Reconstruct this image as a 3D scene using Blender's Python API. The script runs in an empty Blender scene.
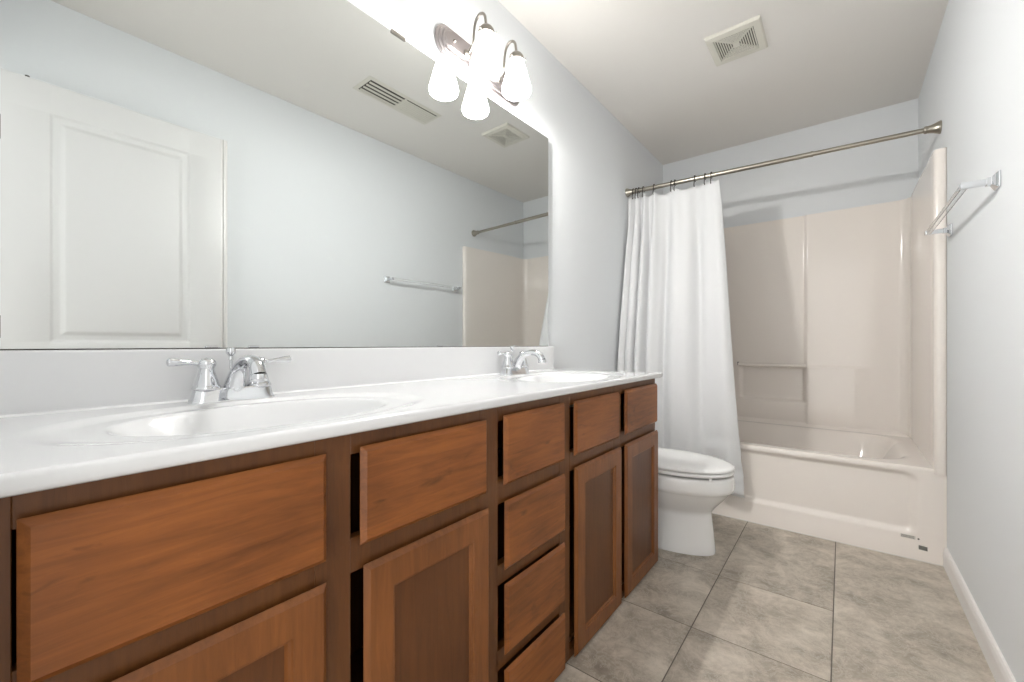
import bpy, bmesh, math, random
from mathutils import Vector, Matrix, noise
random.seed(7)
S = bpy.context.scene
COL = S.collection
PI = math.pi

# ------------------------------------------------------------------ camera
cam_d = bpy.data.cameras.new('camera')
cam = bpy.data.objects.new('camera', cam_d); COL.objects.link(cam)
cam.location = (0, 0, .98)
cam.rotation_euler = (PI/2, 0, math.radians(38.19))
cam_d.sensor_width = 36.0
cam_d.lens = 420.0/1024*36
cam_d.shift_y = 3.2/1024
cam_d.clip_start = .02
S.camera = cam
# ------------------------------------------------------------------ world, light, exposure
W = bpy.data.worlds.new('world'); S.world = W; W.use_nodes = True
WBG = W.node_tree.nodes['Background']
WBG.inputs[0].default_value = (1, .985, .965, 1)
WBG.inputs[1].default_value = 1.85          # daylit hall beyond the open doorway
SHADE_EMIT = 18.0
BULB_W = 15.0
S.view_settings.view_transform = 'Standard'
S.view_settings.look = 'None'
S.view_settings.gamma = 1
S.view_settings.use_curve_mapping = False
S.view_settings.exposure = 0.30

# ------------------------------------------------------------------ dimensions
XL, XR, YN, YB, ZC = -1.176, .363, -.03, 3.53, 2.474
TY = 2.635                                  # front plane of the tub

# ------------------------------------------------------------------ materials
def lin(c):
    c = c/255.
    return c/12.92 if c <= .04045 else ((c+.055)/1.055)**2.4
def rgb(r, g, b): return (lin(r), lin(g), lin(b), 1)
def mat(name, col, rough=.5, metal=0., spec=.5, coat=0., bump=None, mottling=None):
    m = bpy.data.materials.new(name); m.use_nodes = True
    nt = m.node_tree; b = nt.nodes['Principled BSDF']
    b.inputs['Base Color'].default_value = col
    b.inputs['Roughness'].default_value = rough
    b.inputs['Metallic'].default_value = metal
    b.inputs['Specular IOR Level'].default_value = spec
    b.inputs['Coat Weight'].default_value = coat
    tc = nt.nodes.new('ShaderNodeTexCoord')
    if mottling:
        sc, amt = mottling
        n = nt.nodes.new('ShaderNodeTexNoise'); n.inputs['Scale'].default_value = sc; n.inputs['Detail'].default_value = 4
        nt.links.new(tc.outputs['Object'], n.inputs['Vector'])
        r = nt.nodes.new('ShaderNodeValToRGB')
        r.color_ramp.elements[0].position = .3; r.color_ramp.elements[1].position = .7
        r.color_ramp.elements[0].color = tuple(c*(1-amt) for c in col[:3])+(1,)
        r.color_ramp.elements[1].color = col
        nt.links.new(n.outputs['Fac'], r.inputs[0]); nt.links.new(r.outputs[0], b.inputs['Base Color'])
    if bump:
        sc, st, dist = bump
        n = nt.nodes.new('ShaderNodeTexNoise'); n.inputs['Scale'].default_value = sc; n.inputs['Detail'].default_value = 5
        nt.links.new(tc.outputs['Object'], n.inputs['Vector'])
        bp = nt.nodes.new('ShaderNodeBump'); bp.inputs['Strength'].default_value = st; bp.inputs['Distance'].default_value = dist
        nt.links.new(n.outputs['Fac'], bp.inputs['Height']); nt.links.new(bp.outputs[0], b.inputs['Normal'])
    return m

def wood(name, axis, light, dark, knots=True):
    """stained maple; grain runs along axis (0 x, 1 y, 2 z)"""
    m = bpy.data.materials.new(name); m.use_nodes = True
    nt = m.node_tree; L = nt.links; b = nt.nodes['Principled BSDF']
    tc = nt.nodes.new('ShaderNodeTexCoord'); mp = nt.nodes.new('ShaderNodeMapping')
    g = nt.nodes.new('ShaderNodeNewGeometry')
    L.new(g.outputs['Position'], mp.inputs['Vector'])
    s = [70., 70., 70.]; s[axis] = 6.
    mp.inputs['Scale'].default_value = s
    n1 = nt.nodes.new('ShaderNodeTexNoise'); n1.inputs['Scale'].default_value = 1; n1.inputs['Detail'].default_value = 8; n1.inputs['Roughness'].default_value = .65; n1.inputs['Distortion'].default_value = .6
    L.new(mp.outputs[0], n1.inputs['Vector'])
    mp2 = nt.nodes.new('ShaderNodeMapping'); s2 = [8., 8., 8.]; s2[axis] = 4.
    mp2.inputs['Scale'].default_value = s2; L.new(g.outputs['Position'], mp2.inputs['Vector'])
    n2 = nt.nodes.new('ShaderNodeTexNoise'); n2.inputs['Scale'].default_value = 1; n2.inputs['Detail'].default_value = 3
    L.new(mp2.outputs[0], n2.inputs['Vector'])
    mix = nt.nodes.new('ShaderNodeMix'); mix.data_type = 'FLOAT'; mix.inputs[0].default_value = .45
    L.new(n1.outputs['Fac'], mix.inputs[2]); L.new(n2.outputs['Fac'], mix.inputs[3])
    r = nt.nodes.new('ShaderNodeValToRGB'); e = r.color_ramp.elements
    e[0].position = .33; e[0].color = dark; e[1].position = .66; e[1].color = light
    L.new(mix.outputs[0], r.inputs[0])
    last = r.outputs[0]
    if knots:
        mp3 = nt.nodes.new('ShaderNodeMapping'); s3 = [26., 26., 26.]; s3[axis] = 9.
        mp3.inputs['Scale'].default_value = s3; L.new(g.outputs['Position'], mp3.inputs['Vector'])
        n3 = nt.nodes.new('ShaderNodeTexNoise'); n3.inputs['Scale'].default_value = 1; n3.inputs['Detail'].default_value = 6; n3.inputs['Distortion'].default_value = 1.2
        L.new(mp3.outputs[0], n3.inputs['Vector'])
        mr = nt.nodes.new('ShaderNodeMapRange'); mr.inputs['From Min'].default_value = .61; mr.inputs['From Max'].default_value = .74
        L.new(n3.outputs['Fac'], mr.inputs['Value'])
        mx = nt.nodes.new('ShaderNodeMix'); mx.data_type = 'RGBA'
        ml = nt.nodes.new('ShaderNodeMath'); ml.operation = 'MULTIPLY'; ml.inputs[1].default_value = .55
        L.new(mr.outputs[0], ml.inputs[0]); L.new(ml.outputs[0], mx.inputs[0])
        L.new(last, mx.inputs[6]); mx.inputs[7].default_value = tuple(c*.35 for c in dark[:3])+(1,)
        last = mx.outputs[2]
    L.new(last, b.inputs['Base Color'])
    b.inputs['Roughness'].default_value = .38; b.inputs['Specular IOR Level'].default_value = .4
    bp = nt.nodes.new('ShaderNodeBump'); bp.inputs['Strength'].default_value = .12; bp.inputs['Distance'].default_value = .002
    L.new(n1.outputs['Fac'], bp.inputs['Height']); L.new(bp.outputs[0], b.inputs['Normal'])
    return m

M = {}
M['wall'] = mat('wall_paint', rgb(230, 233, 235), .75, bump=(260, .08, .002))
M['ceil'] = mat('ceiling_paint', rgb(236, 233, 228), .85, bump=(120, .06, .002))
M['trim'] = mat('trim_paint', rgb(240, 238, 236), .35)
M['door'] = mat('door_paint', rgb(216, 216, 215), .4)
M['splash'] = mat('cultured_marble', rgb(226, 227, 228), .12, coat=.4, mottling=(6, .02))
M['surround'] = mat('cream_gelcoat', rgb(246, 239, 232), .12, coat=.0)
M['china'] = mat('white_china', rgb(246, 246, 245), .1, coat=.5)
M['seat'] = mat('seat_plastic', rgb(246, 246, 245), .22)
M['chrome'] = mat('chrome', (.70, .71, .73, 1), .05, 1.)
M['nickel'] = mat('brushed_nickel', rgb(150, 145, 138), .32, 1., bump=(300, .05, .001))
M['plate'] = mat('satin_nickel_plate', rgb(172, 165, 165), .3, 1.)
M['rod'] = mat('satin_rod', rgb(168, 163, 152), .28, 1.)
M['hook'] = mat('dark_hook_metal', rgb(70, 66, 62), .3, 1.)
M['grille'] = mat('vent_plastic', rgb(222, 219, 208), .5)
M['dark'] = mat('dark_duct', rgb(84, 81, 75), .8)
M['duct'] = mat('grey_duct', rgb(120, 118, 112), .8)
M['caulk'] = mat('caulk', rgb(225, 222, 216), .5)
M['wood_h'] = wood('stained_wood_horizontal', 1, rgb(152, 90, 40), rgb(100, 56, 22))
M['wood_v'] = wood('stained_wood_vertical', 2, rgb(138, 84, 40), rgb(100, 58, 25), knots=False)
M['frame_w'] = wood('stained_wood_face_frame', 2, rgb(110, 68, 32), rgb(80, 46, 20), knots=False)
M['sticker'] = mat('grey_sticker', rgb(120, 118, 110), .4, mottling=(90, .5))
M['label'] = mat('pale_label', rgb(205, 200, 192), .5)
M['ink'] = mat('ink', rgb(120, 116, 110), .6)
M['rubber'] = mat('rubber_grey', rgb(90, 88, 85), .6)

def make_mirror():
    m = bpy.data.materials.new('mirror_silver'); m.use_nodes = True
    nt = m.node_tree; b = nt.nodes['Principled BSDF']
    b.inputs['Base Color'].default_value = (.72, .745, .74, 1); b.inputs['Metallic'].default_value = 1
    b.inputs['Roughness'].default_value = .0
    return m
M['mirror'] = make_mirror()
M['mirror_edge'] = mat('mirror_edge', rgb(90, 98, 96), .3)

def make_acrylic():
    m = bpy.data.materials.new('clear_acrylic'); m.use_nodes = True
    b = m.node_tree.nodes['Principled BSDF']
    b.inputs['Base Color'].default_value = (.95, .96, .96, 1); b.inputs['Transmission Weight'].default_value = 1
    b.inputs['Roughness'].default_value = .02; b.inputs['IOR'].default_value = 1.47
    return m
M['acrylic'] = make_acrylic()

def make_emit():
    m = bpy.data.materials.new('lit_opal_glass'); m.use_nodes = True
    b = m.node_tree.nodes['Principled BSDF']
    b.inputs['Base Color'].default_value = (.9, .9, .9, 1)
    b.inputs['Emission Color'].default_value = (1, .975, .94, 1)
    b.inputs['Emission Strength'].default_value = SHADE_EMIT
    return m
M['shade'] = make_emit()

def make_curtain():
    m = bpy.data.materials.new('white_curtain_cloth'); m.use_nodes = True
    nt = m.node_tree; b = nt.nodes['Principled BSDF']; out = nt.nodes['Material Output']
    b.inputs['Base Color'].default_value = rgb(238, 239, 240); b.inputs['Roughness'].default_value = .7
    t = nt.nodes.new('ShaderNodeBsdfTranslucent'); t.inputs[0].default_value = rgb(238, 238, 238)
    mx = nt.nodes.new('ShaderNodeMixShader'); mx.inputs[0].default_value = .22
    nt.links.new(b.outputs[0], mx.inputs[1]); nt.links.new(t.outputs[0], mx.inputs[2]); nt.links.new(mx.outputs[0], out.inputs[0])
    return m
M['curtain'] = make_curtain()

def make_tile():
    m = bpy.data.materials.new('stone_look_tile'); m.use_nodes = True
    nt = m.node_tree; L = nt.links; b = nt.nodes['Principled BSDF']
    g = nt.nodes.new('ShaderNodeNewGeometry')
    at = nt.nodes.new('ShaderNodeAttribute'); at.attribute_name = 'tile_shift'
    ad = nt.nodes.new('ShaderNodeVectorMath'); ad.operation = 'ADD'
    L.new(g.outputs['Position'], ad.inputs[0]); L.new(at.outputs['Vector'], ad.inputs[1])
    n1 = nt.nodes.new('ShaderNodeTexNoise'); n1.inputs['Scale'].default_value = 6.5; n1.inputs['Detail'].default_value = 12; n1.inputs['Roughness'].default_value = .72; n1.inputs['Distortion'].default_value = .35
    L.new(ad.outputs[0], n1.inputs['Vector'])
    r = nt.nodes.new('ShaderNodeValToRGB'); e = r.color_ramp.elements
    e[0].position = .32; e[0].color = rgb(134, 125, 112); e[1].position = .66; e[1].color = rgb(212, 202, 188)
    k = e.new(.5); k.color = rgb(178, 168, 154)
    L.new(n1.outputs['Fac'], r.inputs[0])
    n2 = nt.nodes.new('ShaderNodeTexNoise'); n2.inputs['Scale'].default_value = 16.; n2.inputs['Detail'].default_value = 10; n2.inputs['Roughness'].default_value = .75; n2.inputs['Distortion'].default_value = .8
    L.new(ad.outputs[0], n2.inputs['Vector'])
    # thin veins where the noise crosses one half
    sb = nt.nodes.new('ShaderNodeMath'); sb.operation = 'SUBTRACT'; sb.inputs[1].default_value = .5
    ab = nt.nodes.new('ShaderNodeMath'); ab.operation = 'ABSOLUTE'
    mr = nt.nodes.new('ShaderNodeMapRange'); mr.inputs['From Min'].default_value = 0; mr.inputs['From Max'].default_value = .03; mr.inputs['To Min'].default_value = .4; mr.inputs['To Max'].default_value = 0
    L.new(n2.outputs['Fac'], sb.inputs[0]); L.new(sb.outputs[0], ab.inputs[0]); L.new(ab.outputs[0], mr.inputs['Value'])
    mx = nt.nodes.new('ShaderNodeMix'); mx.data_type = 'RGBA'
    L.new(mr.outputs[0], mx.inputs[0]); L.new(r.outputs[0], mx.inputs[6]); mx.inputs[7].default_value = rgb(220, 212, 200)
    L.new(mx.outputs[2], b.inputs['Base Color'])
    b.inputs['Roughness'].default_value = .42
    bp = nt.nodes.new('ShaderNodeBump'); bp.inputs['Strength'].default_value = .15; bp.inputs['Distance'].default_value = .003
    L.new(n1.outputs['Fac'], bp.inputs['Height']); L.new(bp.outputs[0], b.inputs['Normal'])
    return m
M['tile'] = make_tile()
M['grout'] = mat('grout', rgb(112, 106, 97), .8)

# ------------------------------------------------------------------ mesh helpers
class MB:
    def __init__(s): s.v = []; s.f = []; s.mi = []; s.cur = 0
    def add(s, vs, fs):
        o = len(s.v); s.v += [tuple(v) for v in vs]
        for f in fs: s.f.append([i+o for i in f]); s.mi.append(s.cur)
        return s
    def box(s, x0, x1, y0, y1, z0, z1):
        v = [(x, y, z) for x in (x0, x1) for y in (y0, y1) for z in (z0, z1)]
        return s.add(v, [(0, 1, 3, 2), (4, 6, 7, 5), (0, 4, 5, 1), (2, 3, 7, 6), (0, 2, 6, 4), (1, 5, 7, 3)])
    def grid(s, nu, nv, fn):
        v = [fn(i/(nu-1), j/(nv-1)) for i in range(nu) for j in range(nv)]
        f = [(i*nv+j, (i+1)*nv+j, (i+1)*nv+j+1, i*nv+j+1) for i in range(nu-1) for j in range(nv-1)]
        return s.add(v, f)
    def loft(s, rings, cap0=True, cap1=True, closed=True):
        n = len(rings[0]); v = [p for r in rings for p in r]; f = []
        for i in range(len(rings)-1):
            for j in range(n if closed else n-1):
                k = (j+1) % n
                f.append((i*n+j, i*n+k, (i+1)*n+k, (i+1)*n+j))
        if cap0: f.append(tuple(range(n-1, -1, -1)))
        if cap1: f.append(tuple((len(rings)-1)*n+j for j in range(n)))
        return s.add(v, f)
    def lathe(s, c, prof, n=32, axis='z', cap0=True, cap1=True):
        """prof: (radius, offset along axis)"""
        c = Vector(c); A = {'x': Vector((1, 0, 0)), 'y': Vector((0, 1, 0)), 'z': Vector((0, 0, 1))}[axis] if isinstance(axis, str) else Vector(axis).normalized()
        u = A.orthogonal().normalized(); w = A.cross(u)
        rings = [[c+A*h+(u*math.cos(2*PI*k/n)+w*math.sin(2*PI*k/n))*max(r, 1e-5) for k in range(n)] for r, h in prof]
        return s.loft(rings, cap0, cap1)
    def tube(s, pts, rad, n=14):
        pts = [Vector(p) for p in pts]; m = len(pts)
        if not hasattr(rad, '__len__'): rad = [rad]*m
        t = (pts[1]-pts[0]).normalized(); u = t.orthogonal().normalized(); rings = []
        for i in range(m):
            d = (pts[min(i+1, m-1)]-pts[max(i-1, 0)]).normalized()
            u = (u-d*u.dot(d)).normalized(); w = d.cross(u)
            rings.append([pts[i]+(u*math.cos(2*PI*k/n)+w*math.sin(2*PI*k/n))*rad[i] for k in range(n)])
        return s.loft(rings)
    def prism(s, pts, off):
        o = Vector(off); n = len(pts); a = [Vector(p) for p in pts]
        return s.loft([a, [p+o for p in a]])

def smooth_curve(pts, k=8):
    P = [Vector(p) for p in pts]; P = [P[0]*2-P[1]]+P+[P[-1]*2-P[-2]]; out = []
    for i in range(1, len(P)-2):
        for j in range(k):
            t = j/k
            out.append(.5*((2*P[i])+(P[i+1]-P[i-1])*t+(2*P[i-1]-5*P[i]+4*P[i+1]-P[i+2])*t*t+(3*P[i]-P[i-1]-3*P[i+1]+P[i+2])*t**3))
    out.append(P[-2]); return out

def obj(name, mb, mats, parent=None, smooth=35, bevel=0, seg=2, sub=0):
    me = bpy.data.meshes.new(name)
    vs = [Vector(v) for v in mb.v]
    if parent is None:
        lo = [min(v[i] for v in vs) for i in range(3)]; hi = [max(v[i] for v in vs) for i in range(3)]
        org = Vector(((lo[0]+hi[0])/2, (lo[1]+hi[1])/2, lo[2]))
    else:
        org = Vector(parent['_org'])
    me.from_pydata([tuple(v-org) for v in vs], [], mb.f)
    if not isinstance(mats, (list, tuple)): mats = [mats]
    for m in mats: me.materials.append(m)
    for p, i in zip(me.polygons, mb.mi): p.material_index = i
    bm = bmesh.new(); bm.from_mesh(me)
    bmesh.ops.recalc_face_normals(bm, faces=bm.faces)
    bm.to_mesh(me); bm.free()
    o = bpy.data.objects.new(name, me); COL.objects.link(o)
    if parent is None: o.location = org
    else: o.parent = parent
    o['_org'] = tuple(org)
    if bevel:
        md = o.modifiers.new('bevel', 'BEVEL'); md.width = bevel; md.segments = seg; md.limit_method = 'ANGLE'; md.angle_limit = math.radians(40)
    if sub:
        md = o.modifiers.new('sub', 'SUBSURF'); md.levels = sub; md.render_levels = sub
    if smooth:
        me.shade_smooth()
        # sharp edges by angle
        bm = bmesh.new(); bm.from_mesh(me)
        for e in bm.edges:
            if len(e.link_faces) == 2 and e.calc_face_angle(0) > math.radians(smooth): e.smooth = False
        bm.to_mesh(me); bm.free()
    return o
def tag(o, label=None, cat=None, group=None, kind=None):
    if label: o['label'] = label
    if cat: o['category'] = cat
    if group: o['group'] = group
    if kind: o['kind'] = kind
    return o
def thing(name, label, cat, loc, group=None):
    o = bpy.data.objects.new(name, None); COL.objects.link(o)
    o.location = loc; o['_org'] = tuple(loc); o.empty_display_size = .05
    return tag(o, label, cat, group)
def struct(o, label, cat): return tag(o, label, cat, kind='structure')
def ss(a, b, x):
    t = max(0, min(1, (x-a)/(b-a))); return t*t*(3-2*t)

# ------------------------------------------------------------------ room shell
T = .1
o = obj('wall_left', MB().box(XL-T, XL, YN-T, YB+T, 0, ZC), M['wall'], smooth=0); struct(o, 'pale blue-grey painted wall behind the mirror, vanity and toilet', 'wall')
o = obj('wall_right', MB().box(XR, XR+T, YN-T, YB+T, 0, ZC), M['wall'], smooth=0); struct(o, 'pale blue-grey painted wall on the right carrying the towel bar', 'wall')
o = obj('wall_back', MB().box(XL, XR, YB, YB+T, 0, ZC), M['wall'], smooth=0); struct(o, 'pale blue-grey painted end wall above the bathtub surround', 'wall')
DX0, DX1, DZ = -.5, .31, 2.10
mb = MB().box(XL, DX0, YN-T, YN, 0, ZC).box(DX1, XR, YN-T, YN, 0, ZC).box(DX0, DX1, YN-T, YN, DZ, ZC)
o = obj('wall_front', mb, M['wall'], smooth=0); struct(o, 'painted wall around the open entrance behind the camera', 'wall')
o = obj('ceiling', MB().box(XL-T, XR+T, YN-T, YB+T, ZC, ZC+.1), M['ceil'], smooth=0); struct(o, 'off-white painted ceiling', 'ceiling')

# floor: tiles over grout in one mesh
fm = MB(); fm.cur = 1; fm.box(XL-T, XR+T, -.9, YB+T, -.1, -.0015); fm.cur = 0
shifts = []
def tile(x0, x1, y0, y1):
    g = .0018
    x0 += g; x1 -= g; y0 += g; y1 -= g; b = .0015
    fm.add([(x0, y0, -.0015), (x1, y0, -.0015), (x1, y1, -.0015), (x0, y1, -.0015), (x0+b, y0+b, 0), (x1-b, y0+b, 0), (x1-b, y1-b, 0), (x0+b, y1-b, 0)],
           [(4, 5, 6, 7), (0, 1, 5, 4), (1, 2, 6, 5), (2, 3, 7, 6), (3, 0, 4, 7)])
cols = [(-1.196, -.803), (-.803, -.412), (-.412, -.026), (-.026, .47)]
rows_mid = [-.9, -.5, -.1, .31, .72, 1.12, 1.53, 1.942, 2.8, 3.6]
rows_r = [-.9, -.3, .6, 1.12, 2.8, 3.6]
for ci, (a, b_) in enumerate(cols):
    rs = rows_r if ci == 3 else rows_mid
    for y0, y1 in zip(rs[:-1], rs[1:]): tile(a, b_, y0, y1)
o = obj('floor', fm, [M['tile'], M['grout']], smooth=0); struct(o, 'floor of large stone-look beige grey tiles', 'floor')
me = o.data
a = me.attributes.new('tile_shift', 'FLOAT_VECTOR', 'POINT')
for i in range(len(me.vertices)):
    k = (i-8)//8
    rr = random.Random(k)
    a.data[i].vector = (0, 0, 0) if k < 0 else (rr.random()*9, rr.random()*9, rr.random()*9)

def baseboard(name, pts_fn, y0, y1, label):
    prof = [(0, 0), (.013, 0), (.013, .062), (.010, .076), (.006, .083), (0, .085)]
    mb = MB().loft([[pts_fn(d, y, z) for d, z in prof] for y in (y0, y1)])
    o = obj(name, mb, M['trim'], smooth=0); struct(o, label, 'baseboard'); return o
baseboard('baseboard_right', lambda d, y, z: (XR-d, y, z), .89, TY+.002, 'white baseboard along the right wall')
baseboard('baseboard_left', lambda d, y, z: (XL+d, y, z), 1.91, TY, 'white baseboard on the left wall behind the toilet')

# casing strip seen in the mirror beside the open door
mb = MB()
prof = [(0, 0), (.006, 0), (.014, .004), (.014, .012), (.011, .016), (.011, .024), (.016, .028), (.016, .038), (.012, .046), (0, .050)]
mb.loft([[(XR-d, .782+w, z) for d, w in prof] for z in (0, 2.105)])
o = obj('trim_1', mb, M['trim'], smooth=0); struct(o, 'white moulded trim strip on the wall next to the open door', 'trim')

# the entrance door, swung open against the right wall (seen in the mirror)
door = thing('door_1', None, None, (.325, .42, 0)); struct(door, 'white moulded panel door standing open along the right wall', 'door')
D0, D1, DF = .03, .775, .272
def door_face(y, z):
    d = 0
    for (a, b_, c, e) in ((.158, .645, .985, 1.953), (.158, .645, .20, .86)):
        m = min(y-a, b_-y, z-c, e-z)
        if m > 0: d = max(d, .009*ss(0, .014, m)-.0075*ss(.030, .052, m))
    return d
ys = sorted(set([D0, D1]+[.158+k*.0045 for k in range(14)]+[.645-k*.0045 for k in range(14)]+[.3, .43, .55]))
zs = sorted(set([.008, 2.072]+[b+k*.0045 for b in (.985, .20) for k in range(14)]+[b-k*.0045 for b in (1.953, .86) for k in range(14)]+[.5, 1.2, 1.5, 1.7]))
mb = MB()
v = [(DF+door_face(y, z), y, z) for y in ys for z in zs]; n = len(zs)
mb.add(v, [(i*n+j, (i+1)*n+j, (i+1)*n+j+1, i*n+j+1) for i in range(len(ys)-1) for j in range(n-1)])
x1 = DF+.035
mb.add([(DF, D0, .008), (DF, D1, .008), (DF, D1, 2.072), (DF, D0, 2.072), (x1, D0, .008), (x1, D1, .008), (x1, D1, 2.072), (x1, D0, 2.072)],
       [(0, 1, 5, 4), (1, 2, 6, 5), (2, 3, 7, 6), (3, 0, 4, 7), (4, 5, 6, 7)])
obj('door_slab', mb, M['door'], door, smooth=30)
mb = MB().lathe((DF, .735, .90), [(.032, 0), (.032, -.006), (.012, -.012), (.011, -.03), (.026, -.04), (.029, -.052), (.02, -.062), (.0, -.064)], 28, 'x')
obj('door_knob', mb, M['nickel'], door)
for z in (.25, 1.05, 1.85):
    obj('hinge', MB().tube([(DF+.036, .026, z-.045), (DF+.036, .026, z+.045)], .006, 12).box(DF+.01, DF+.034, .0285, .0315, z-.045, z+.045), M['nickel'], door)
obj('door_stop', MB().lathe((.306, .10, 2.072), [(.004, 0), (.004, .01), (.007, .012), (.007, .018)], 12, 'z'), M['rubber'], door)

# ------------------------------------------------------------------ vanity cabinet
FX, PX = -.666, -.647                       # face frame plane, door plane
V0, V1 = -.02, 1.893
cab = thing('vanity_cabinet', 'long brown stained wood double vanity cabinet under the white top', 'cabinet', (-.92, .94, 0))
mb = MB().box(XL+.003, FX-.02, V0, V0+.016, .0, .830).box(XL+.003, FX-.02, V1-.016, V1, .0, .830)
mb.box(XL+.003, FX-.02, V0+.016, V1-.016, .03, .045).box(XL+.003, XL+.012, V0+.016, V1-.016, .045, .83)
for y in (.385, .77, 1.11): mb.box(XL+.012, FX-.02, y-.008, y+.008, .045, .62)
obj('carcass', mb, M['frame_w'], cab, smooth=0)
# face frame: stiles and rails
mb = MB()
def st(y0, y1, z0, z1): mb.box(FX-.019, FX, y0, y1, z0, z1)
stiles = [(V0, .021), (.335, .397), (.725, .790), (1.075, 1.136), (1.458, 1.519), (1.865, V1)]
for y0, y1 in stiles: st(y0, y1, .002, .830)
for (a, b_) in zip(stiles[:-1], stiles[1:]):
    y0, y1 = a[1], b_[0]
    st(y0, y1, .79, .830); st(y0, y1, .585, .645); st(y0, y1, .002, .03)
for z in (.385, .175): st(.785, 1.075, z, z+.05)
obj('face_frame', mb, M['frame_w'], cab, smooth=0, bevel=.0008, seg=1)

CH, TH = .009, PX-FX
def slab_front(name, y0, y1, z0, z1, m=None):
    mb = MB()
    r = lambda x, i: [(x, y0+i, z0+i), (x, y1-i, z0+i), (x, y1-i, z1-i), (x, y0+i, z1-i)]
    mb.loft([r(FX, .017), r(FX+.004, .016), r(PX-CH, 0), r(PX-CH+.001, 0), r(PX-CH*.25, CH*.7), r(PX, CH)])
    return obj(name, mb, m or M['wood_h'], cab, smooth=0, bevel=.0007, seg=1)
def shaker_door(y0, y1, z0, z1, w=.056):
    mb = MB(); mb.cur = 0
    r = lambda x, i: [(x, y0+i, z0+i), (x, y1-i, z0+i), (x, y1-i, z1-i), (x, y0+i, z1-i)]
    R = [r(FX, .017), r(FX+.004, .016), r(PX-CH, 0), r(PX-CH+.001, 0), r(PX-CH*.25, CH*.7), r(PX, CH)]
    mb.loft(R, True, False)
    mb.loft([r(PX, CH), r(PX, w), r(PX-.003, w+.002), r(PX-.004, w+.006), r(PX-.009, w+.009)], False, False)
    o = obj('door', mb, M['wood_v'], cab, smooth=0)
    mb = MB(); a = w+.008
    mb.box(FX+.003, PX-.009, y0+a, y1-a, z0+a, z1-a)
    obj('door_panel', mb, M['frame_w2'], o, smooth=0)
    # mitre joints between stiles and rails show as hairlines
    return o
M['frame_w2'] = wood('stained_wood_door_panel', 2, rgb(104, 62, 28), rgb(80, 45, 18), knots=False)
TOPZ0, TOPZ1 = .632, .803
slab_front('false_drawer_front', .024, .348, TOPZ0-.003, TOPZ1)
slab_front('false_drawer_front', .408, .736, TOPZ0, TOPZ1)
slab_front('drawer_front', .799, 1.084, TOPZ0, TOPZ1+.002)
slab_front('drawer_front', .803, 1.087, .422, .592)
slab_front('drawer_front', .803, 1.087, .212, .387)
slab_front('drawer_front', .803, 1.087, .008, .176)
slab_front('false_drawer_front', 1.143, 1.473, TOPZ0, TOPZ1)
slab_front('false_drawer_front', 1.530, 1.877, TOPZ0, TOPZ1+.002)
for (a, b_) in ((.024, .348), (.415, .743), (1.147, 1.492), (1.531, 1.886)):
    shaker_door(a, b_, .006, .595)

# ------------------------------------------------------------------ vanity top with two integral bowls
top = thing('countertop', 'glossy white double-bowl vanity top with backsplash on the brown cabinet', 'countertop', (-.9, .94, .8305))
CZ, CX = .853, -.637
BX = -1.152                                  # backsplash face
sinks = (.352, 1.452)
def sink_depth(x, y):
    d = 0
    for sy in sinks:
        dx = (x+.868)/.142; dy = (y-sy)/.222
        e = (abs(dx)**2.2+abs(dy)**2.2)**(1/2.2)
        t = max(0, (1.05-e)/1.05)
        d += .118*(1-(1-t**1.3)**3.2)
        dx2 = (x+.868)/.192; dy2 = (y-sy)/.315
        e2 = (abs(dx2)**2.3+abs(dy2)**2.3)**(1/2.3)
        d += .0055*(1-ss(.86, 1.04, e2))      # shallow outer recess
    return d
def top_y(s_, x):
    """slightly out of square right-hand end"""
    t = (x-BX)/(CX-BX); ye = 1.815+.092*t
    return V0-.006+s_*(ye-V0+.006)
NX, NY = 140, 520
xs = [BX-.02+(CX-.008-(BX-.02))*i/(NX-1) for i in range(NX)]
mb = MB(); rows = []
for i in range(NY):
    s_ = i/(NY-1); row = []
    for x in xs:
        y = top_y(s_, x)
        z = CZ-sink_depth(x, y)
        c = (x-BX)                             # small cove at the splash
        if c < .012: z += .004*(1-max(c, 0)/.012)**2
        row.append((x, y, z))
    for dx, dz in ((.004, -.0008), (.0068, -.003), (.008, -.006), (.008, -.016), (.0065, -.020), (.003, -.0225)):
        x = CX-.008+dx; row.append((x, top_y(s_, x), CZ+dz))
    row.append((FX-.03, top_y(s_, CX), CZ-.0225))
    rows.append(row)
n = len(rows[0])
mb.add([p for r in rows for p in r], [(i*n+j, (i+1)*n+j, (i+1)*n+j+1, i*n+j+1) for i in range(NY-1) for j in range(n-1)])
for r in (rows[0], rows[-1]):                # end faces
    k = len(r); bot = [(p[0], p[1], CZ-.0225) for p in r[:NX]]
    if True:
        vs = r+[(r[0][0], r[0][1], CZ-.0225)]
        mb.add([(p[0], p[1], p[2]) for p in vs], [tuple(range(len(vs)))])
# underside kept open around the bowls
worktop = obj('worktop', mb, M['splash'], top, smooth=50)
mb = MB()
pr = [(XL+.001, .845), (XL+.001, .9690), (BX-.004, .9690), (BX-.001, .9675), (BX, .965), (BX, .845)]
mb.loft([[(x, y, z) for x, z in pr] for y in (V0-.006, 1.806)])
obj('backsplash', mb, M['splash'], top, smooth=0)
for sy in sinks:
    obj('drain', MB().lathe((-.868, sy, .853-.1235), [(.022, -.006), (.0225, .001), (.018, .003), (.014, .001), (.0, .002)], 24), M['chrome'], top)

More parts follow.
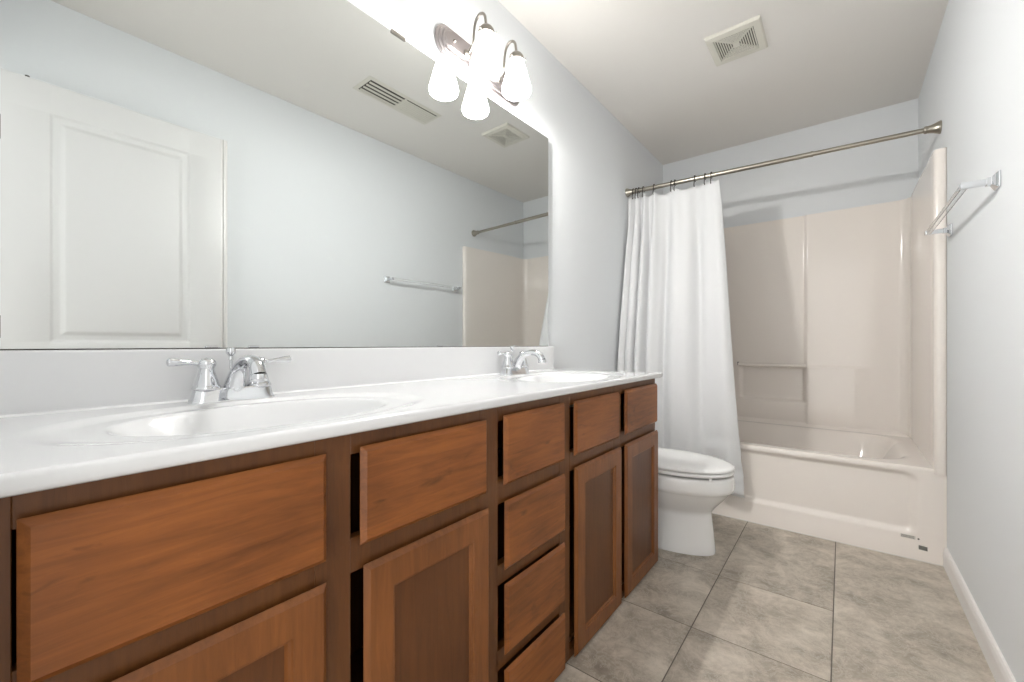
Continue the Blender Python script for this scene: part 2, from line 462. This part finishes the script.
# ------------------------------------------------------------------ faucets
def faucet(cy, label):
    cx, z = -1.108, CZ-.0008
    t = thing('faucet', label, 'faucet', (cx, cy, z), 'centerset faucets on the vanity top')
    # base plate with raised body
    def oval(a, b_, zz, p=3.4, n=56):
        return [(cx+b_*math.copysign(abs(math.sin(q))**(2/p), math.sin(q)), cy+a*math.copysign(abs(math.cos(q))**(2/p), math.cos(q)), zz) for q in [2*PI*k/n for k in range(n)]]
    mb = MB().loft([oval(.086, .030, z), oval(.086, .030, z+.003), oval(.082, .027, z+.008), oval(.078, .024, z+.026), oval(.075, .021, z+.030)])
    obj('base', mb, M['chrome'], t, smooth=50)
    for sgn in (-1, 1):
        c = (cx, cy+sgn*.0525, z+.028)
        mb = MB().lathe(c, [(.0265, 0), (.0275, .003), (.0255, .007), (.0235, .010), (.021, .020), (.0165, .036), (.0145, .045), (.0155, .049), (.0175, .053), (.018, .058), (.0165, .063), (.010, .068), (.0, .070)], 32)
        h = obj('handle', mb, M['chrome'], t, smooth=60)
        p0 = Vector((cx, cy+sgn*.060, z+.086))
        pts = smooth_curve([p0, p0+Vector((.003, sgn*.018, .001)), p0+Vector((.006, sgn*.036, .0025)), p0+Vector((.008, sgn*.056, .004)), p0+Vector((.009, sgn*.065, .0045))], 6)
        rr = [.0075, .0068, .0060, .0054, .0050, .0047, .0045, .0045, .0047, .0050, .0054, .0058, .0062, .0068, .0074, .0080, .0084, .0086, .0087, .0088, .0089, .0090, .0084, .0066, .003]
        mb = MB().tube(pts, rr[:len(pts)]+[.003]*max(0, len(pts)-len(rr)), 16)
        obj('lever', mb, M['chrome'], h, smooth=60)
    # spout: rises from the base and arcs forward over the bowl
    P = [(cx+.002, cy, z+.020), (cx+.010, cy, z+.042), (cx+.030, cy, z+.070), (cx+.062, cy, z+.088), (cx+.098, cy, z+.093), (cx+.126, cy, z+.083), (cx+.140, cy, z+.062)]
    pts = smooth_curve(P, 7); m = len(pts)
    rad = [.0225-.0105*ss(0, .5, i/(m-1))+.0035*ss(.6, 1, i/(m-1)) for i in range(m)]
    sp = obj('spout', MB().tube(pts, rad, 24), M['chrome'], t, smooth=60)
    e = pts[-1]
    obj('aerator', MB().lathe(e, [(.0150, .004), (.0172, .0), (.0172, -.008), (.0160, -.012), (.012, -.012), (.0, -.010)], 24), M['chrome'], sp)
    c = (cx-.017, cy, z+.028)
    obj('lift_rod', MB().lathe(c, [(.0028, 0), (.0028, .062), (.005, .064), (.0045, .068), (.0045, .072), (.0095, .078), (.0105, .084), (.009, .090), (.0, .093)], 18), M['chrome'], t)
    return t
faucet(.366, 'chrome two-handle faucet at the near sink, below the door seen in the mirror')
faucet(1.432, 'chrome two-handle faucet at the far sink, nearest the shower curtain')

# ------------------------------------------------------------------ mirror
MA = math.tan(math.radians(.5))
mx = lambda y: XL+.004+MA*y
mir = thing('mirror', 'large frameless wall mirror above the vanity backsplash', 'mirror', (XL+.005, .87, .9695))
MY0, MY1, MZ0, MZ1 = -.012, 1.764, .9715, 2.010
mb = MB()
mb.cur = 0
mb.add([(mx(MY0), MY0, MZ0), (mx(MY1), MY1, MZ0), (mx(MY1), MY1, MZ1), (mx(MY0), MY0, MZ1)], [(0, 1, 2, 3)])
mb.cur = 1
B = XL+.0008
mb.add([(mx(MY0), MY0, MZ0), (mx(MY1), MY1, MZ0), (mx(MY1), MY1, MZ1), (mx(MY0), MY0, MZ1), (B, MY0, MZ0), (B, MY1, MZ0), (B, MY1, MZ1), (B, MY0, MZ1)],
       [(0, 1, 5, 4), (1, 2, 6, 5), (2, 3, 7, 6), (3, 0, 4, 7), (4, 5, 6, 7)])
obj('glass', mb, [M['mirror'], M['mirror_edge']], mir, smooth=0)
mb = MB().box(XL+.001, BX-.004, MY0, MY1, .9692, .9714)
obj('bottom_channel', mb, M['hook'], mir, smooth=0)
for y in (.34, .43, 1.05, 1.50):
    obj('mirror_clip', MB().box(mx(y)-.001, mx(y)+.004, y-.012, y+.012, .9714, .9765), M['chrome'], mir, smooth=0, bevel=.001)
for y in (.35, .866):
    obj('mirror_clip', MB().box(mx(y)-.002, mx(y)+.004, y-.028, y+.028, 2.004, 2.0155), M['nickel'], mir, smooth=0, bevel=.001)

# ------------------------------------------------------------------ vanity light
lt = thing('vanity_light', 'two-bulb vanity light with nickel plate and white glass shades above the mirror', 'light', (XL, 1.262, 2.055))
def stadium(y0, y1, zc, r, x, n=18):
    pts = []
    for k in range(n+1):
        q = -PI/2+PI*k/n; pts.append((x, y1-r+r*math.cos(q), zc+r*math.sin(q)))
    for k in range(n+1):
        q = PI/2+PI*k/n; pts.append((x, y0+r+r*math.cos(q), zc+r*math.sin(q)))
    return pts
def stadium_i(i, x): return stadium(1.034+i, 1.545-i, 2.118, .061-i, x)
mb = MB().loft([stadium_i(0, XL+.001), stadium_i(0, XL+.007), stadium_i(.003, XL+.010), stadium_i(.009, XL+.011), stadium_i(.010, XL+.015), stadium_i(.013, XL+.018), stadium_i(.019, XL+.019),
                stadium_i(.020, XL+.023), stadium_i(.023, XL+.027), stadium_i(.030, XL+.028), stadium_i(.033, XL+.031)])
obj('back_plate', mb, M['plate'], lt, smooth=25)
for y in (1.105, 1.265, 1.46):
    obj('screw', MB().lathe((XL+.031, y, 2.118), [(.0055, 0), (.0055, .004), (.003, .007), (0, .008)], 14, 'x'), M['nickel'], lt)
for y in (1.173, 1.358):
    sx = XL+.131
    obj('arm', MB().tube(smooth_curve([(XL+.028, y, 2.105), (XL+.045, y, 2.108), (XL+.062, y, 2.130), (XL+.068, y, 2.175), (XL+.078, y, 2.212), (XL+.100, y, 2.228), (XL+.123, y, 2.212), (sx, y, 2.168)], 7), .0052, 14)
        .lathe((XL+.031, y, 2.105), [(.018, 0), (.017, .004), (.009, .010)], 22, 'x'), M['nickel'], lt)
    h = obj('shade_holder', MB().lathe((sx, y, 2.166), [(.006, .006), (.012, .004), (.022, -.004), (.029, -.014), (.030, -.018), (.029, -.020), (.030, -.024), (.030, -.031), (.025, -.031), (.024, -.018), (.0, -.010)], 32), M['nickel'], lt, smooth=50)
    for q in (0, 2.1, 4.2):
        d = Vector((math.cos(q+.6), math.sin(q+.6), 0))
        obj('thumb_screw', MB().lathe(Vector((sx, y, 2.140))+d*.029, [(.002, 0), (.002, .006), (.004, .006), (.004, .010), (0, .010)], 10, d), M['nickel'], h)
    z = 2.146
    outer = [(.0245, 0), (.027, -.010), (.035, -.034), (.044, -.066), (.053, -.098), (.0590, -.120), (.0600, -.131), (.0575, -.140), (.054, -.143), (.0525, -.138), (.0560, -.128), (.050, -.098), (.041, -.068), (.032, -.034), (.024, -.010)]
    obj('lamp_shade', MB().lathe((sx, y, z), outer, 40, cap0=False, cap1=False), M['shade'], lt, smooth=60)
    obj('bulb', MB().lathe((sx, y, z), [(.012, -.005), (.013, -.03), (.018, -.045), (.026, -.075), (.027, -.09), (.022, -.112), (.0, -.12)], 24), M['shade'], lt, smooth=60)

for y in (1.173, 1.358):                     # the light of the two bulbs, out of the open shade mouths
    ld = bpy.data.lights.new('bulb_light', 'POINT'); ld.energy = BULB_W; ld.color = (1, .975, .945); ld.shadow_soft_size = .012
    lo_ = bpy.data.objects.new('bulb_light', ld); COL.objects.link(lo_); lo_.location = (XL+.131, y, 1.990)

# ------------------------------------------------------------------ exhaust vent and supply register on the ceiling
ev = thing('exhaust_vent', 'square white exhaust fan grille on the ceiling before the shower', 'vent', (-.412, 2.318, ZC-.014))
X0, X1, Y0, Y1 = -.532, -.292, 2.192, 2.444
def rect_ring(mb, x0, x1, y0, y1, w, z0, z1, sl=0):
    for (a, b_, c, d) in ((x0, x1, y0, y0+w), (x0, x1, y1-w, y1), (x0, x0+w, y0+w, y1-w), (x1-w, x1, y0+w, y1-w)): mb.box(a, b_, c, d, z0, z1)
mb = MB()
W_ = .034
r = lambda i, z: [(X0+i, Y0+i, z), (X1-i, Y0+i, z), (X1-i, Y1-i, z), (X0+i, Y1-i, z)]
mb.loft([r(0, ZC-.0002), r(.001, ZC-.006), r(.006, ZC-.013), r(W_, ZC-.015), r(W_, ZC-.003)], False, False)
obj('grille_frame', mb, M['grille'], ev, smooth=0)
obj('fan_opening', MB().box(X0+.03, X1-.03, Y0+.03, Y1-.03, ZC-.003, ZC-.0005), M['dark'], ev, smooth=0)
mb = MB()
for k in range(8):
    i = W_+.0025+k*.0098
    if X1-X0-2*i < .012: break
    rect_ring(mb, X0+i, X1-i, Y0+i, Y1-i, .0052, ZC-.014, ZC-.0118)
mb.box((X0+X1)/2-.012, (X0+X1)/2+.012, (Y0+Y1)/2-.016, (Y0+Y1)/2+.016, ZC-.0145, ZC-.004)
for a in ((X0+W_, Y0+W_), (X0+W_, Y1-W_), (X1-W_, Y0+W_), (X1-W_, Y1-W_)):
    c = Vector(((X0+X1)/2, (Y0+Y1)/2, 0)); p = Vector((a[0], a[1], 0)); d = (c-p).normalized()*.0; s_ = Vector((-(c-p).y, (c-p).x, 0)).normalized()*.0015
    z0, z1 = ZC-.0125, ZC-.005
    mb.loft([[p+s_+Vector((0, 0, z0)), p-s_+Vector((0, 0, z0)), p-s_+Vector((0, 0, z1)), p+s_+Vector((0, 0, z1))], [c+s_+Vector((0, 0, z0)), c-s_+Vector((0, 0, z0)), c-s_+Vector((0, 0, z1)), c+s_+Vector((0, 0, z1))]])
obj('louvers', mb, M['grille'], ev, smooth=0)

sr = thing('air_register', 'narrow white supply air register on the ceiling, seen in the mirror', 'vent', (-.165, 1.58, ZC-.008))
X0, X1, Y0, Y1 = -.255, -.075, 1.33, 1.86
mb = MB(); r2 = lambda i, z: [(X0+i, Y0+i, z), (X1-i, Y0+i, z), (X1-i, Y1-i, z), (X0+i, Y1-i, z)]
mb.loft([r2(0, ZC-.0002), r2(.003, ZC-.003), r2(.022, ZC-.005), r2(.024, ZC-.002)], False, False)
obj('register_frame', mb, M['grille'], sr, smooth=0)
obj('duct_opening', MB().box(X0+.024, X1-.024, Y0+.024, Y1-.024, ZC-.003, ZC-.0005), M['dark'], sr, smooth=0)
def louver(mb, x, y0, y1, tilt, w=.022):
    a = Vector((x-w/2*math.cos(tilt), 0, ZC-.009+w/2*math.sin(tilt)*.3)); b_ = Vector((x+w/2*math.cos(tilt), 0, ZC-.009-w/2*math.sin(tilt)*.3))
    mb.loft([[(a.x, y, a.z), (b_.x, y, b_.z), (b_.x, y, b_.z+.0014), (a.x, y, a.z+.0014)] for y in (y0, y1)])
mb = MB()
for k in range(4): louver(mb, X0+.042+k*.032, Y0+.026, 1.588, .95, .018)
mb.box(X0+.024, X1-.024, 1.588, 1.602, ZC-.010, ZC-.004)
for k in range(7): louver(mb, X0+.035+k*.0185, 1.602, Y1-.026, -.25, .0188)
obj('louvers', mb, M['grille'], sr, smooth=0)

# ------------------------------------------------------------------ tub and shower unit
tub = thing('bathtub_surround', 'cream one-piece bathtub with moulded shower walls at the far end', 'bathtub', (-.41, 3.08, 0))
TX0, TX1 = XL+.002, XR-.0003
RZ = .420
def rrect(x, z, x0, x1, z0, z1, r):
    """signed distance inside a rounded rectangle"""
    qx = abs(x-(x0+x1)/2)-(x1-x0)/2+r; qz = abs(z-(z0+z1)/2)-(z1-z0)/2+r
    return -(math.hypot(max(qx, 0), max(qz, 0))+min(max(qx, qz), 0)-r)
def apron_y(x, z):
    d = rrect(x, z, TX0+.08, .268, .105, .398, .05)
    y = TY+.018*ss(0, .026, d)
    y += .010*ss(.0, .11, z)*(1 if x < 2 else 0)-.010*ss(.372, .395, z)*0
    if z > RZ-.012: y += .010*(1-math.sqrt(max(0, 1-((z-RZ+.012)/.012)**2)))
    return y
zs = [0, .006, .02, .04]+[.06+.006*k for k in range(20)]+[.19, .22, .25, .28, .31]+[.33+.006*k for k in range(13)]+[RZ-.010, RZ-.007, RZ-.004, RZ-.0015, RZ]
zs = sorted(set(round(z, 4) for z in zs))
nx = 120
mb = MB()
v = [(TX0+(TX1-TX0)*i/(nx-1), apron_y(TX0+(TX1-TX0)*i/(nx-1), z), z) for i in range(nx) for z in zs]; n = len(zs)
mb.add(v, [(i*n+j, (i+1)*n+j, (i+1)*n+j+1, i*n+j+1) for i in range(nx-1) for j in range(n-1)])
obj('apron', mb, M['tub'] if 'tub' in M else M['surround'], tub, smooth=60)
# basin as a height field
def basin_z(x, y):
    d = rrect(x, y, TX0+.11, .262, TY+.075, 3.44, .2)
    z = RZ
    if d > 0: z = RZ-.31*ss(0, .20, d)
    z += .028*max(0, (y-3.452)/.045)**2.2 if y > 3.452 and d < .02 else 0
    return z
mb = MB(); NXb, NYb = 110, 84
ya = apron_y(-.3, RZ)
mb.grid(NXb, NYb, lambda a, b_: ((TX0+(TX1-.02-TX0)*a), ya+(3.527-ya)*b_, basin_z(TX0+(TX1-.02-TX0)*a, ya+(3.527-ya)*b_)))
obj('basin', mb, M['surround'], tub, smooth=60)
# U-shaped surround wall
IX1, IX0, IY = .322, TX0+.032, 3.494
path = []
def arc(cx, cy, r, a0, a1, n): return [(cx+r*math.cos(math.radians(a0+(a1-a0)*k/n)), cy+r*math.sin(math.radians(a0+(a1-a0)*k/n))) for k in range(n+1)]
path += [(TX1, TY+.012)]+[(TX1-.002, TY+.004), (TX1-.008, TY)]
path += [(IX1+.012, TY), (IX1+.006, TY+.003), (IX1+.002, TY+.008), (IX1, TY+.018)]
path += [(IX1-.001, TY+.03+k*.08) for k in range(10)]
R_ = .055
path += arc(IX1-R_, IY-R_, R_, 0, 90, 12)
nb = 150
path += [(IX1-R_-(IX1-IX0-2*R_)*k/nb, IY) for k in range(1, nb)]
path += arc(IX0+R_, IY-R_, R_, 90, 180, 12)
LY = TY+.165
path += [(IX0+.001, LY+.03+(9-k)*.06) for k in range(10)]
path += [(IX0, LY+.018), (IX0-.002, LY+.008), (IX0-.006, LY+.003), (IX0-.012, LY), (TX0+.008, LY), (TX0+.002, LY+.004), (TX0, LY+.012)]
def back_y(x, z):
    """moulding relief of the long wall (negative = towards the tub)"""
    y = 0
    left = 1-ss(-.205, -.192, x)             # left third is set back
    y += .012*left
    # niche below the rail
    d = rrect(x, z, -.600, -.200, .585, .828, .02)
    y += .016*ss(0, .014, d)
    y -= .012*left*(1-ss(.575, .590, z))      # flush below the niche
    # lower right of the wall stands proud, as a shallow ledge
    y -= .008*(1-ss(.820, .842, z))*ss(-.2, -.19, x)*(1-ss(.06, .15, x))
    y -= .05*(1-ss(.42, .475, z))*0
    return y
ZT = 1.862
zz = [RZ-.02, RZ+.004, RZ+.012, RZ+.03, .5, .54]+[.566+.005*k for k in range(8)]+[.63, .68, .73, .78]+[.806+.005*k for k in range(9)]+[.87, .95, 1.05, 1.2, 1.35, 1.5, 1.65, 1.78, ZT-.012, ZT-.005, ZT-.0015, ZT]
rings = []
for (x, y) in path:
    ring = []
    for z in zz:
        yy = y+(back_y(x, z) if y > 3.48 and IX0+.1 < x < IX1-.06 else 0)
        if z < RZ+.03 and y > TY+.03:        # cove down to the rim
            k = 0
            cxm, cym = (IX0+IX1)/2, 3.0
            if y > 3.48: yy -= k
            elif x > 0: x_ = x-k; ring.append((x_, yy, z)); continue
        ring.append((x, yy, z-(.015*ss(3.3, TY, y)*ss(1.5, ZT, z) if y < 3.3 else 0)))
    # top return to the wall
    ox = TX1 if x > IX1-.06 and y < 3.48 else (TX0 if x < IX0+.06 and y < 3.48 else x)
    oy = min(YB-.002, 3.526) if y > IY-.03 else y
    ring.append((ox if y < 3.47 else x, oy, ZT+.0005-.015*ss(3.3, TY, y)))
    rings.append(ring)
mb = MB(); n = len(rings[0])
mb.add([p for r in rings for p in r], [(i*n+j, (i+1)*n+j, (i+1)*n+j+1, i*n+j+1) for i in range(len(rings)-1) for j in range(n-1)])
obj('shower_walls', mb, M['surround'], tub, smooth=60)
obj('wash_rail', MB().tube([(-.598, 3.512, .832), (-.598, 3.488, .832)], .006, 12).tube([(-.606, 3.482, .832), (-.19, 3.482, .832)], .012, 14), M['surround'], tub)
obj('rail_cap', MB().lathe((-.612, 3.488, .832), [(.004, 0), (.0078, .001), (.0078, .008), (.005, .010)], 14, 'x').box(-.613, -.605, 3.484, 3.505, .825, .85), M['nickel'], tub)
obj('caulk_line', MB().box(TX0, TX1, TY-.005, TY+.001, 0, .0035), M['caulk'], tub, smooth=0)
# maker's label and sticker at the lower right of the apron
def on_apron(x, z): return (x, apron_y(x, z)-.0006, z)
mb = MB().add([on_apron(.212, .089), on_apron(.262, .088), on_apron(.262, .103), on_apron(.212, .104)], [(0, 1, 2, 3)])
lab = obj('maker_label', mb, M['label'], tub, smooth=0); tag(lab, 'small pale label with faint grey marks')
mb = MB()
rl = random.Random(3)
for row, zc in enumerate((.0995, .0935)):
    x = .2145
    while x < .258:
        w = rl.uniform(.0015, .004)
        y = apron_y(x, zc)-.0011
        mb.add([(x, y, zc-.0016), (x+w, y, zc-.0016), (x+w, y, zc+.0016), (x, y, zc+.0016)], [(0, 1, 2, 3)]); x += w+.0014
obj('printed_marks', mb, M['ink'], lab, smooth=0)
obj('rivet', MB().lathe((.272, apron_y(.272, .094), .094), [(.0035, .001), (.0035, -.002), (.002, -.003), (0, -.003)], 12, 'y'), M['dark'], tub)
mb = MB().add([on_apron(.272, .050), on_apron(.301, .048), on_apron(.301, .066), on_apron(.272, .068)], [(0, 1, 2, 3)])
tag(obj('safety_sticker', mb, M['sticker'], tub, smooth=0), 'small dark grey sticker')

# ------------------------------------------------------------------ shower rod
RY, RZL, RZR = 2.785, 2.030, 1.996
def rod_z(x): return RZL+(RZR-RZL)*(x-XL)/(XR-XL)
rod = thing('shower_rod', 'brushed metal tension curtain rod across the bathtub', 'curtain rod', (-.40, RY, 1.98))
ax = (Vector((XR, RY, RZR))-Vector((XL, RY, RZL))).normalized()
obj('rod_tube', MB().tube([(XL+.04, RY, rod_z(XL+.04)), (-.13, RY, rod_z(-.13))], .0135, 24), M['rod'], rod)
obj('inner_tube', MB().tube([(-.135, RY, rod_z(-.135)), (XR-.04, RY, rod_z(XR-.04))], .0118, 24).lathe((-.137, RY, rod_z(-.137)), [(.0135, 0), (.0150, .002), (.0150, .012), (.0125, .015)], 24, ax), M['rod'], rod)
fl = [(.029, .0005), (.030, .004), (.027, .012), (.0215, .024), (.018, .036), (.0165, .046), (.0172, .050), (.0172, .056), (.0125, .060)]
obj('end_flange', MB().lathe((XL, RY, RZL), fl, 28, ax), M['rod'], rod, smooth=60)
obj('end_flange', MB().lathe((XR, RY, RZR), fl, 28, -ax), M['rod'], rod, smooth=60)

# ------------------------------------------------------------------ curtain
hooks = [-1.128, -1.108, -1.090, -1.058, -.985, -.872, -.850, -.728, -.668, -.632]
CT = 1.962
Hs = [-1.168]+hooks+[-.590]
NS, NZ = 260, 96
def curtain_pt(s_, t):
    """s along the width, t from the top (0) to the hem (1)"""
    xt = -1.168+s_*(1.168-.590)
    # anchor in hook space: sag of the heading between hooks
    for a, b_ in zip(Hs[:-1], Hs[1:]):
        if xt <= b_+1e-9: break
    u = (xt-a)/(b_-a) if b_ > a else 0
    sag = min(.022, (b_-a)*.20)*4*u*(1-u)
    zt = rod_z(xt)-.036-sag
    zb = .128+.012*math.sin(s_*9)+.01*s_
    z = zt+(zb-zt)*t
    xb = -1.172+s_*(1.172-.437)+.02*ss(.7, 1, s_)
    x = xt+(xb-xt)*(t**.9)
    # hanging line: from the rod out over the tub wall
    yl = RY-(RY-2.585)*ss(-.05, .80, t)*1.0
    amp = (.016+.016*ss(0, .25, t))*(1-.30*ss(.4, .9, t))
    if t > .8: amp *= 1-.25*(t-.8)/.2
    ph = 2*PI*(3.0*s_+3.2*(1-(1-min(s_, .45)/.45)**2)*.45/.45*.9)+.5
    y = yl+amp*math.sin(ph)+.18*amp*math.sin(2.3*ph+1.1+2*t)+.006*noise.noise(Vector((s_*9, t*3, 1)))
    x += .010*math.cos(ph)*ss(0, .3, t)*(1 if s_ < .94 else 0)
    # creases near the hem
    k = ss(.68, .95, t)*ss(.45, 1, s_)
    y += .010*k*noise.noise(Vector((s_*5, t*34, 4)))*1.6
    x += .006*k*noise.noise(Vector((3, t*40, 2)))
    if z < .46: y = min(y, TY-.010)
    elif z < .75: y = min(y, TY-.010+(z-.46)*.5)
    x = max(x, XL+.004)
    return (x, y, z)
mb = MB().grid(NS, NZ, lambda a, b_: curtain_pt(a, b_))
cur = obj('shower_curtain', mb, M['curtain'], smooth=80)
md = cur.modifiers.new('thick', 'SOLIDIFY'); md.thickness = .0012
tag(cur, 'white cloth shower curtain drawn to the left, hanging outside the tub', 'shower curtain')
names = ['first', 'second', 'third', 'fourth', 'fifth', 'sixth', 'seventh', 'eighth', 'ninth', 'tenth']
def hook_mesh(x):
    z = rod_z(x); r = .0175
    pts = []
    for k in range(15):
        q = math.radians(-60+k*240/14)
        pts.append((x, RY+r*math.cos(q), z+r*math.sin(q)))
    # goes down behind and up in a hook in front
    pts += [(x, RY-.016, z-.022), (x, RY-.022, z-.036), (x, RY-.024, z-.050), (x, RY-.018, z-.056), (x, RY-.013, z-.050)]
    mb = MB().tube(pts, .0024, 8)
    return mb
for i, x in enumerate(hooks):
    mb = hook_mesh(x)
    for q in (50, 75, 105, 130):
        q = math.radians(q); c = Vector((x, RY+.0175*math.cos(q), rod_z(x)+.0175*math.sin(q)))
        mb.lathe(c-Vector((0, 0, .0036)), [(0, 0), (.0026, .001), (.0038, .0036), (.0026, .0062), (0, .0072)], 10)
    h = obj('curtain_hook', mb, M['hook'])
    tag(h, 'dark metal roller hook, %s from the left of ten on the curtain rod' % names[i], 'curtain hook', 'curtain hooks on the shower rod')

# ------------------------------------------------------------------ towel bar
tb = thing('towel_bar', 'clear square towel bar on chrome posts, right wall beside the tub', 'towel bar', (XR, 2.23, 1.44))
TZ = 1.463; TYa, TYb = 1.860, 2.545; BXT = XR-.070
for y in (TYa, TYb):
    r3 = lambda h, x: [(x, y-h, TZ-h), (x, y+h, TZ-h), (x, y+h, TZ+h), (x, y-h, TZ+h)]
    obj('wall_mount', MB().loft([r3(.024, XR-.0005), r3(.024, XR-.005), r3(.019, XR-.010), r3(.011, XR-.016), r3(.011, XR-.026)]), M['chrome'], tb, smooth=0, bevel=.001)
    obj('post', MB().box(BXT-.011, XR-.024, y-.008, y+.008, TZ-.009, TZ+.009), M['acrylic'] if False else M['chrome'], tb, smooth=0, bevel=.0015)
obj('bar', MB().box(BXT-.008, BXT+.008, TYa+.0085, TYb-.0085, TZ-.0085, TZ+.0085), M['acrylic'], tb, smooth=0, bevel=.0015)

# ------------------------------------------------------------------ toilet
TCY = 2.13
toi = thing('toilet', 'white toilet with closed lid between the vanity and the bathtub', 'toilet', (-.75, TCY, 0))
def egg(xb, xf, w, z, n=64, back=.86, p=2.35):
    """outline pointing to +x: long front, squarer back"""
    pts = []; xc = xb+(xf-xb)*.46
    for k in range(n):
        q = 2*PI*k/n; c, s_ = math.cos(q), math.sin(q)
        if c >= 0: x = xc+(xf-xc)*c; y = w*math.copysign(abs(s_)**1.0, s_)
        else: x = xc-(xc-xb)*abs(c)**(2/p)*1.0; y = w*math.copysign(abs(s_)**(2/p), s_)
        pts.append((x, TCY+y, z))
    return pts
sec = [(0, -.98, -.468, .112), (.012, -.98, -.466, .113), (.03, -.98, -.468, .110), (.10, -.97, -.474, .101), (.17, -.96, -.482, .094), (.190, -.95, -.483, .096), (.200, -.95, -.478, .104),
       (.222, -.94, -.462, .124), (.250, -.93, -.437, .146), (.278, -.93, -.414, .162), (.292, -.93, -.404, .168), (.298, -.93, -.398, .172), (.304, -.93, -.390, .179), (.318, -.93, -.387, .182), (.360, -.93, -.388, .182), (.369, -.93, -.391, .180), (.372, -.93, -.396, .176)]
rings = [egg(a, b_, w, z) for z, a, b_, w in sec]
last = sec[-1]
rings += [egg(-.915, -.44, .135, .372), egg(-.90, -.46, .12, .35), egg(-.86, -.52, .09, .25), egg(-.80, -.60, .05, .20)]
obj('bowl', MB().loft(rings, True, True), M['china'], toi, smooth=60)
obj('seat', MB().loft([egg(-.90, -.396, .176, .3815), egg(-.905, -.389, .182, .384), egg(-.905, -.387, .184, .390), egg(-.905, -.389, .182, .396), egg(-.90, -.394, .178, .398)]), M['seat'], toi, smooth=60)
lid_r = [egg(-.90, -.394, .178, .4015), egg(-.905, -.387, .184, .404), egg(-.905, -.386, .185, .411), egg(-.90, -.390, .181, .416), egg(-.88, -.41, .163, .4195), egg(-.84, -.47, .11, .422), egg(-.78, -.56, .05, .423)]
obj('lid', MB().loft(lid_r), M['seat'], toi, smooth=60)
for s_ in (-1, 1):
    obj('hinge_cap', MB().lathe((-.898, TCY+s_*.07, .372), [(.016, 0), (.016, .022), (.012, .028), (0, .029)], 20), M['seat'], toi)
    obj('seat_bumper', MB().lathe((-.46, TCY+s_*.12, .3715), [(.007, 0), (.006, .0105)], 14), M['seat'], toi)
    obj('bolt_cap', MB().lathe((-.76, TCY+s_*.125, 0), [(.018, 0), (.018, .006), (.013, .016), (0, .02)], 20), M['china'], toi)
obj('tank', MB().loft([[(x, y, z) for x, y in ((XL+.012, TCY-w), (XL+.205+d, TCY-w), (XL+.205+d, TCY+w), (XL+.012, TCY+w))] for z, w, d in ((.372, .19, -.02), (.40, .205, -.008), (.70, .215, 0))]), M['china'], toi, smooth=0, bevel=.02, seg=4)
obj('tank_lid', MB().box(XL+.008, XL+.218, TCY-.225, TCY+.225, .7005, .738), M['china'], toi, smooth=0, bevel=.008, seg=3)
hd = obj('flush_handle', MB().lathe((XL+.205, TCY-.15, .655), [(.012, 0), (.012, .008), (.007, .014)], 16, 'x').tube([(XL+.216, TCY-.152, .655), (XL+.222, TCY-.12, .652), (XL+.222, TCY-.085, .648)], [.005, .005, .006], 10), M['chrome'], toi)

for ob in bpy.data.objects:
    if '_org' in ob.keys(): del ob['_org']
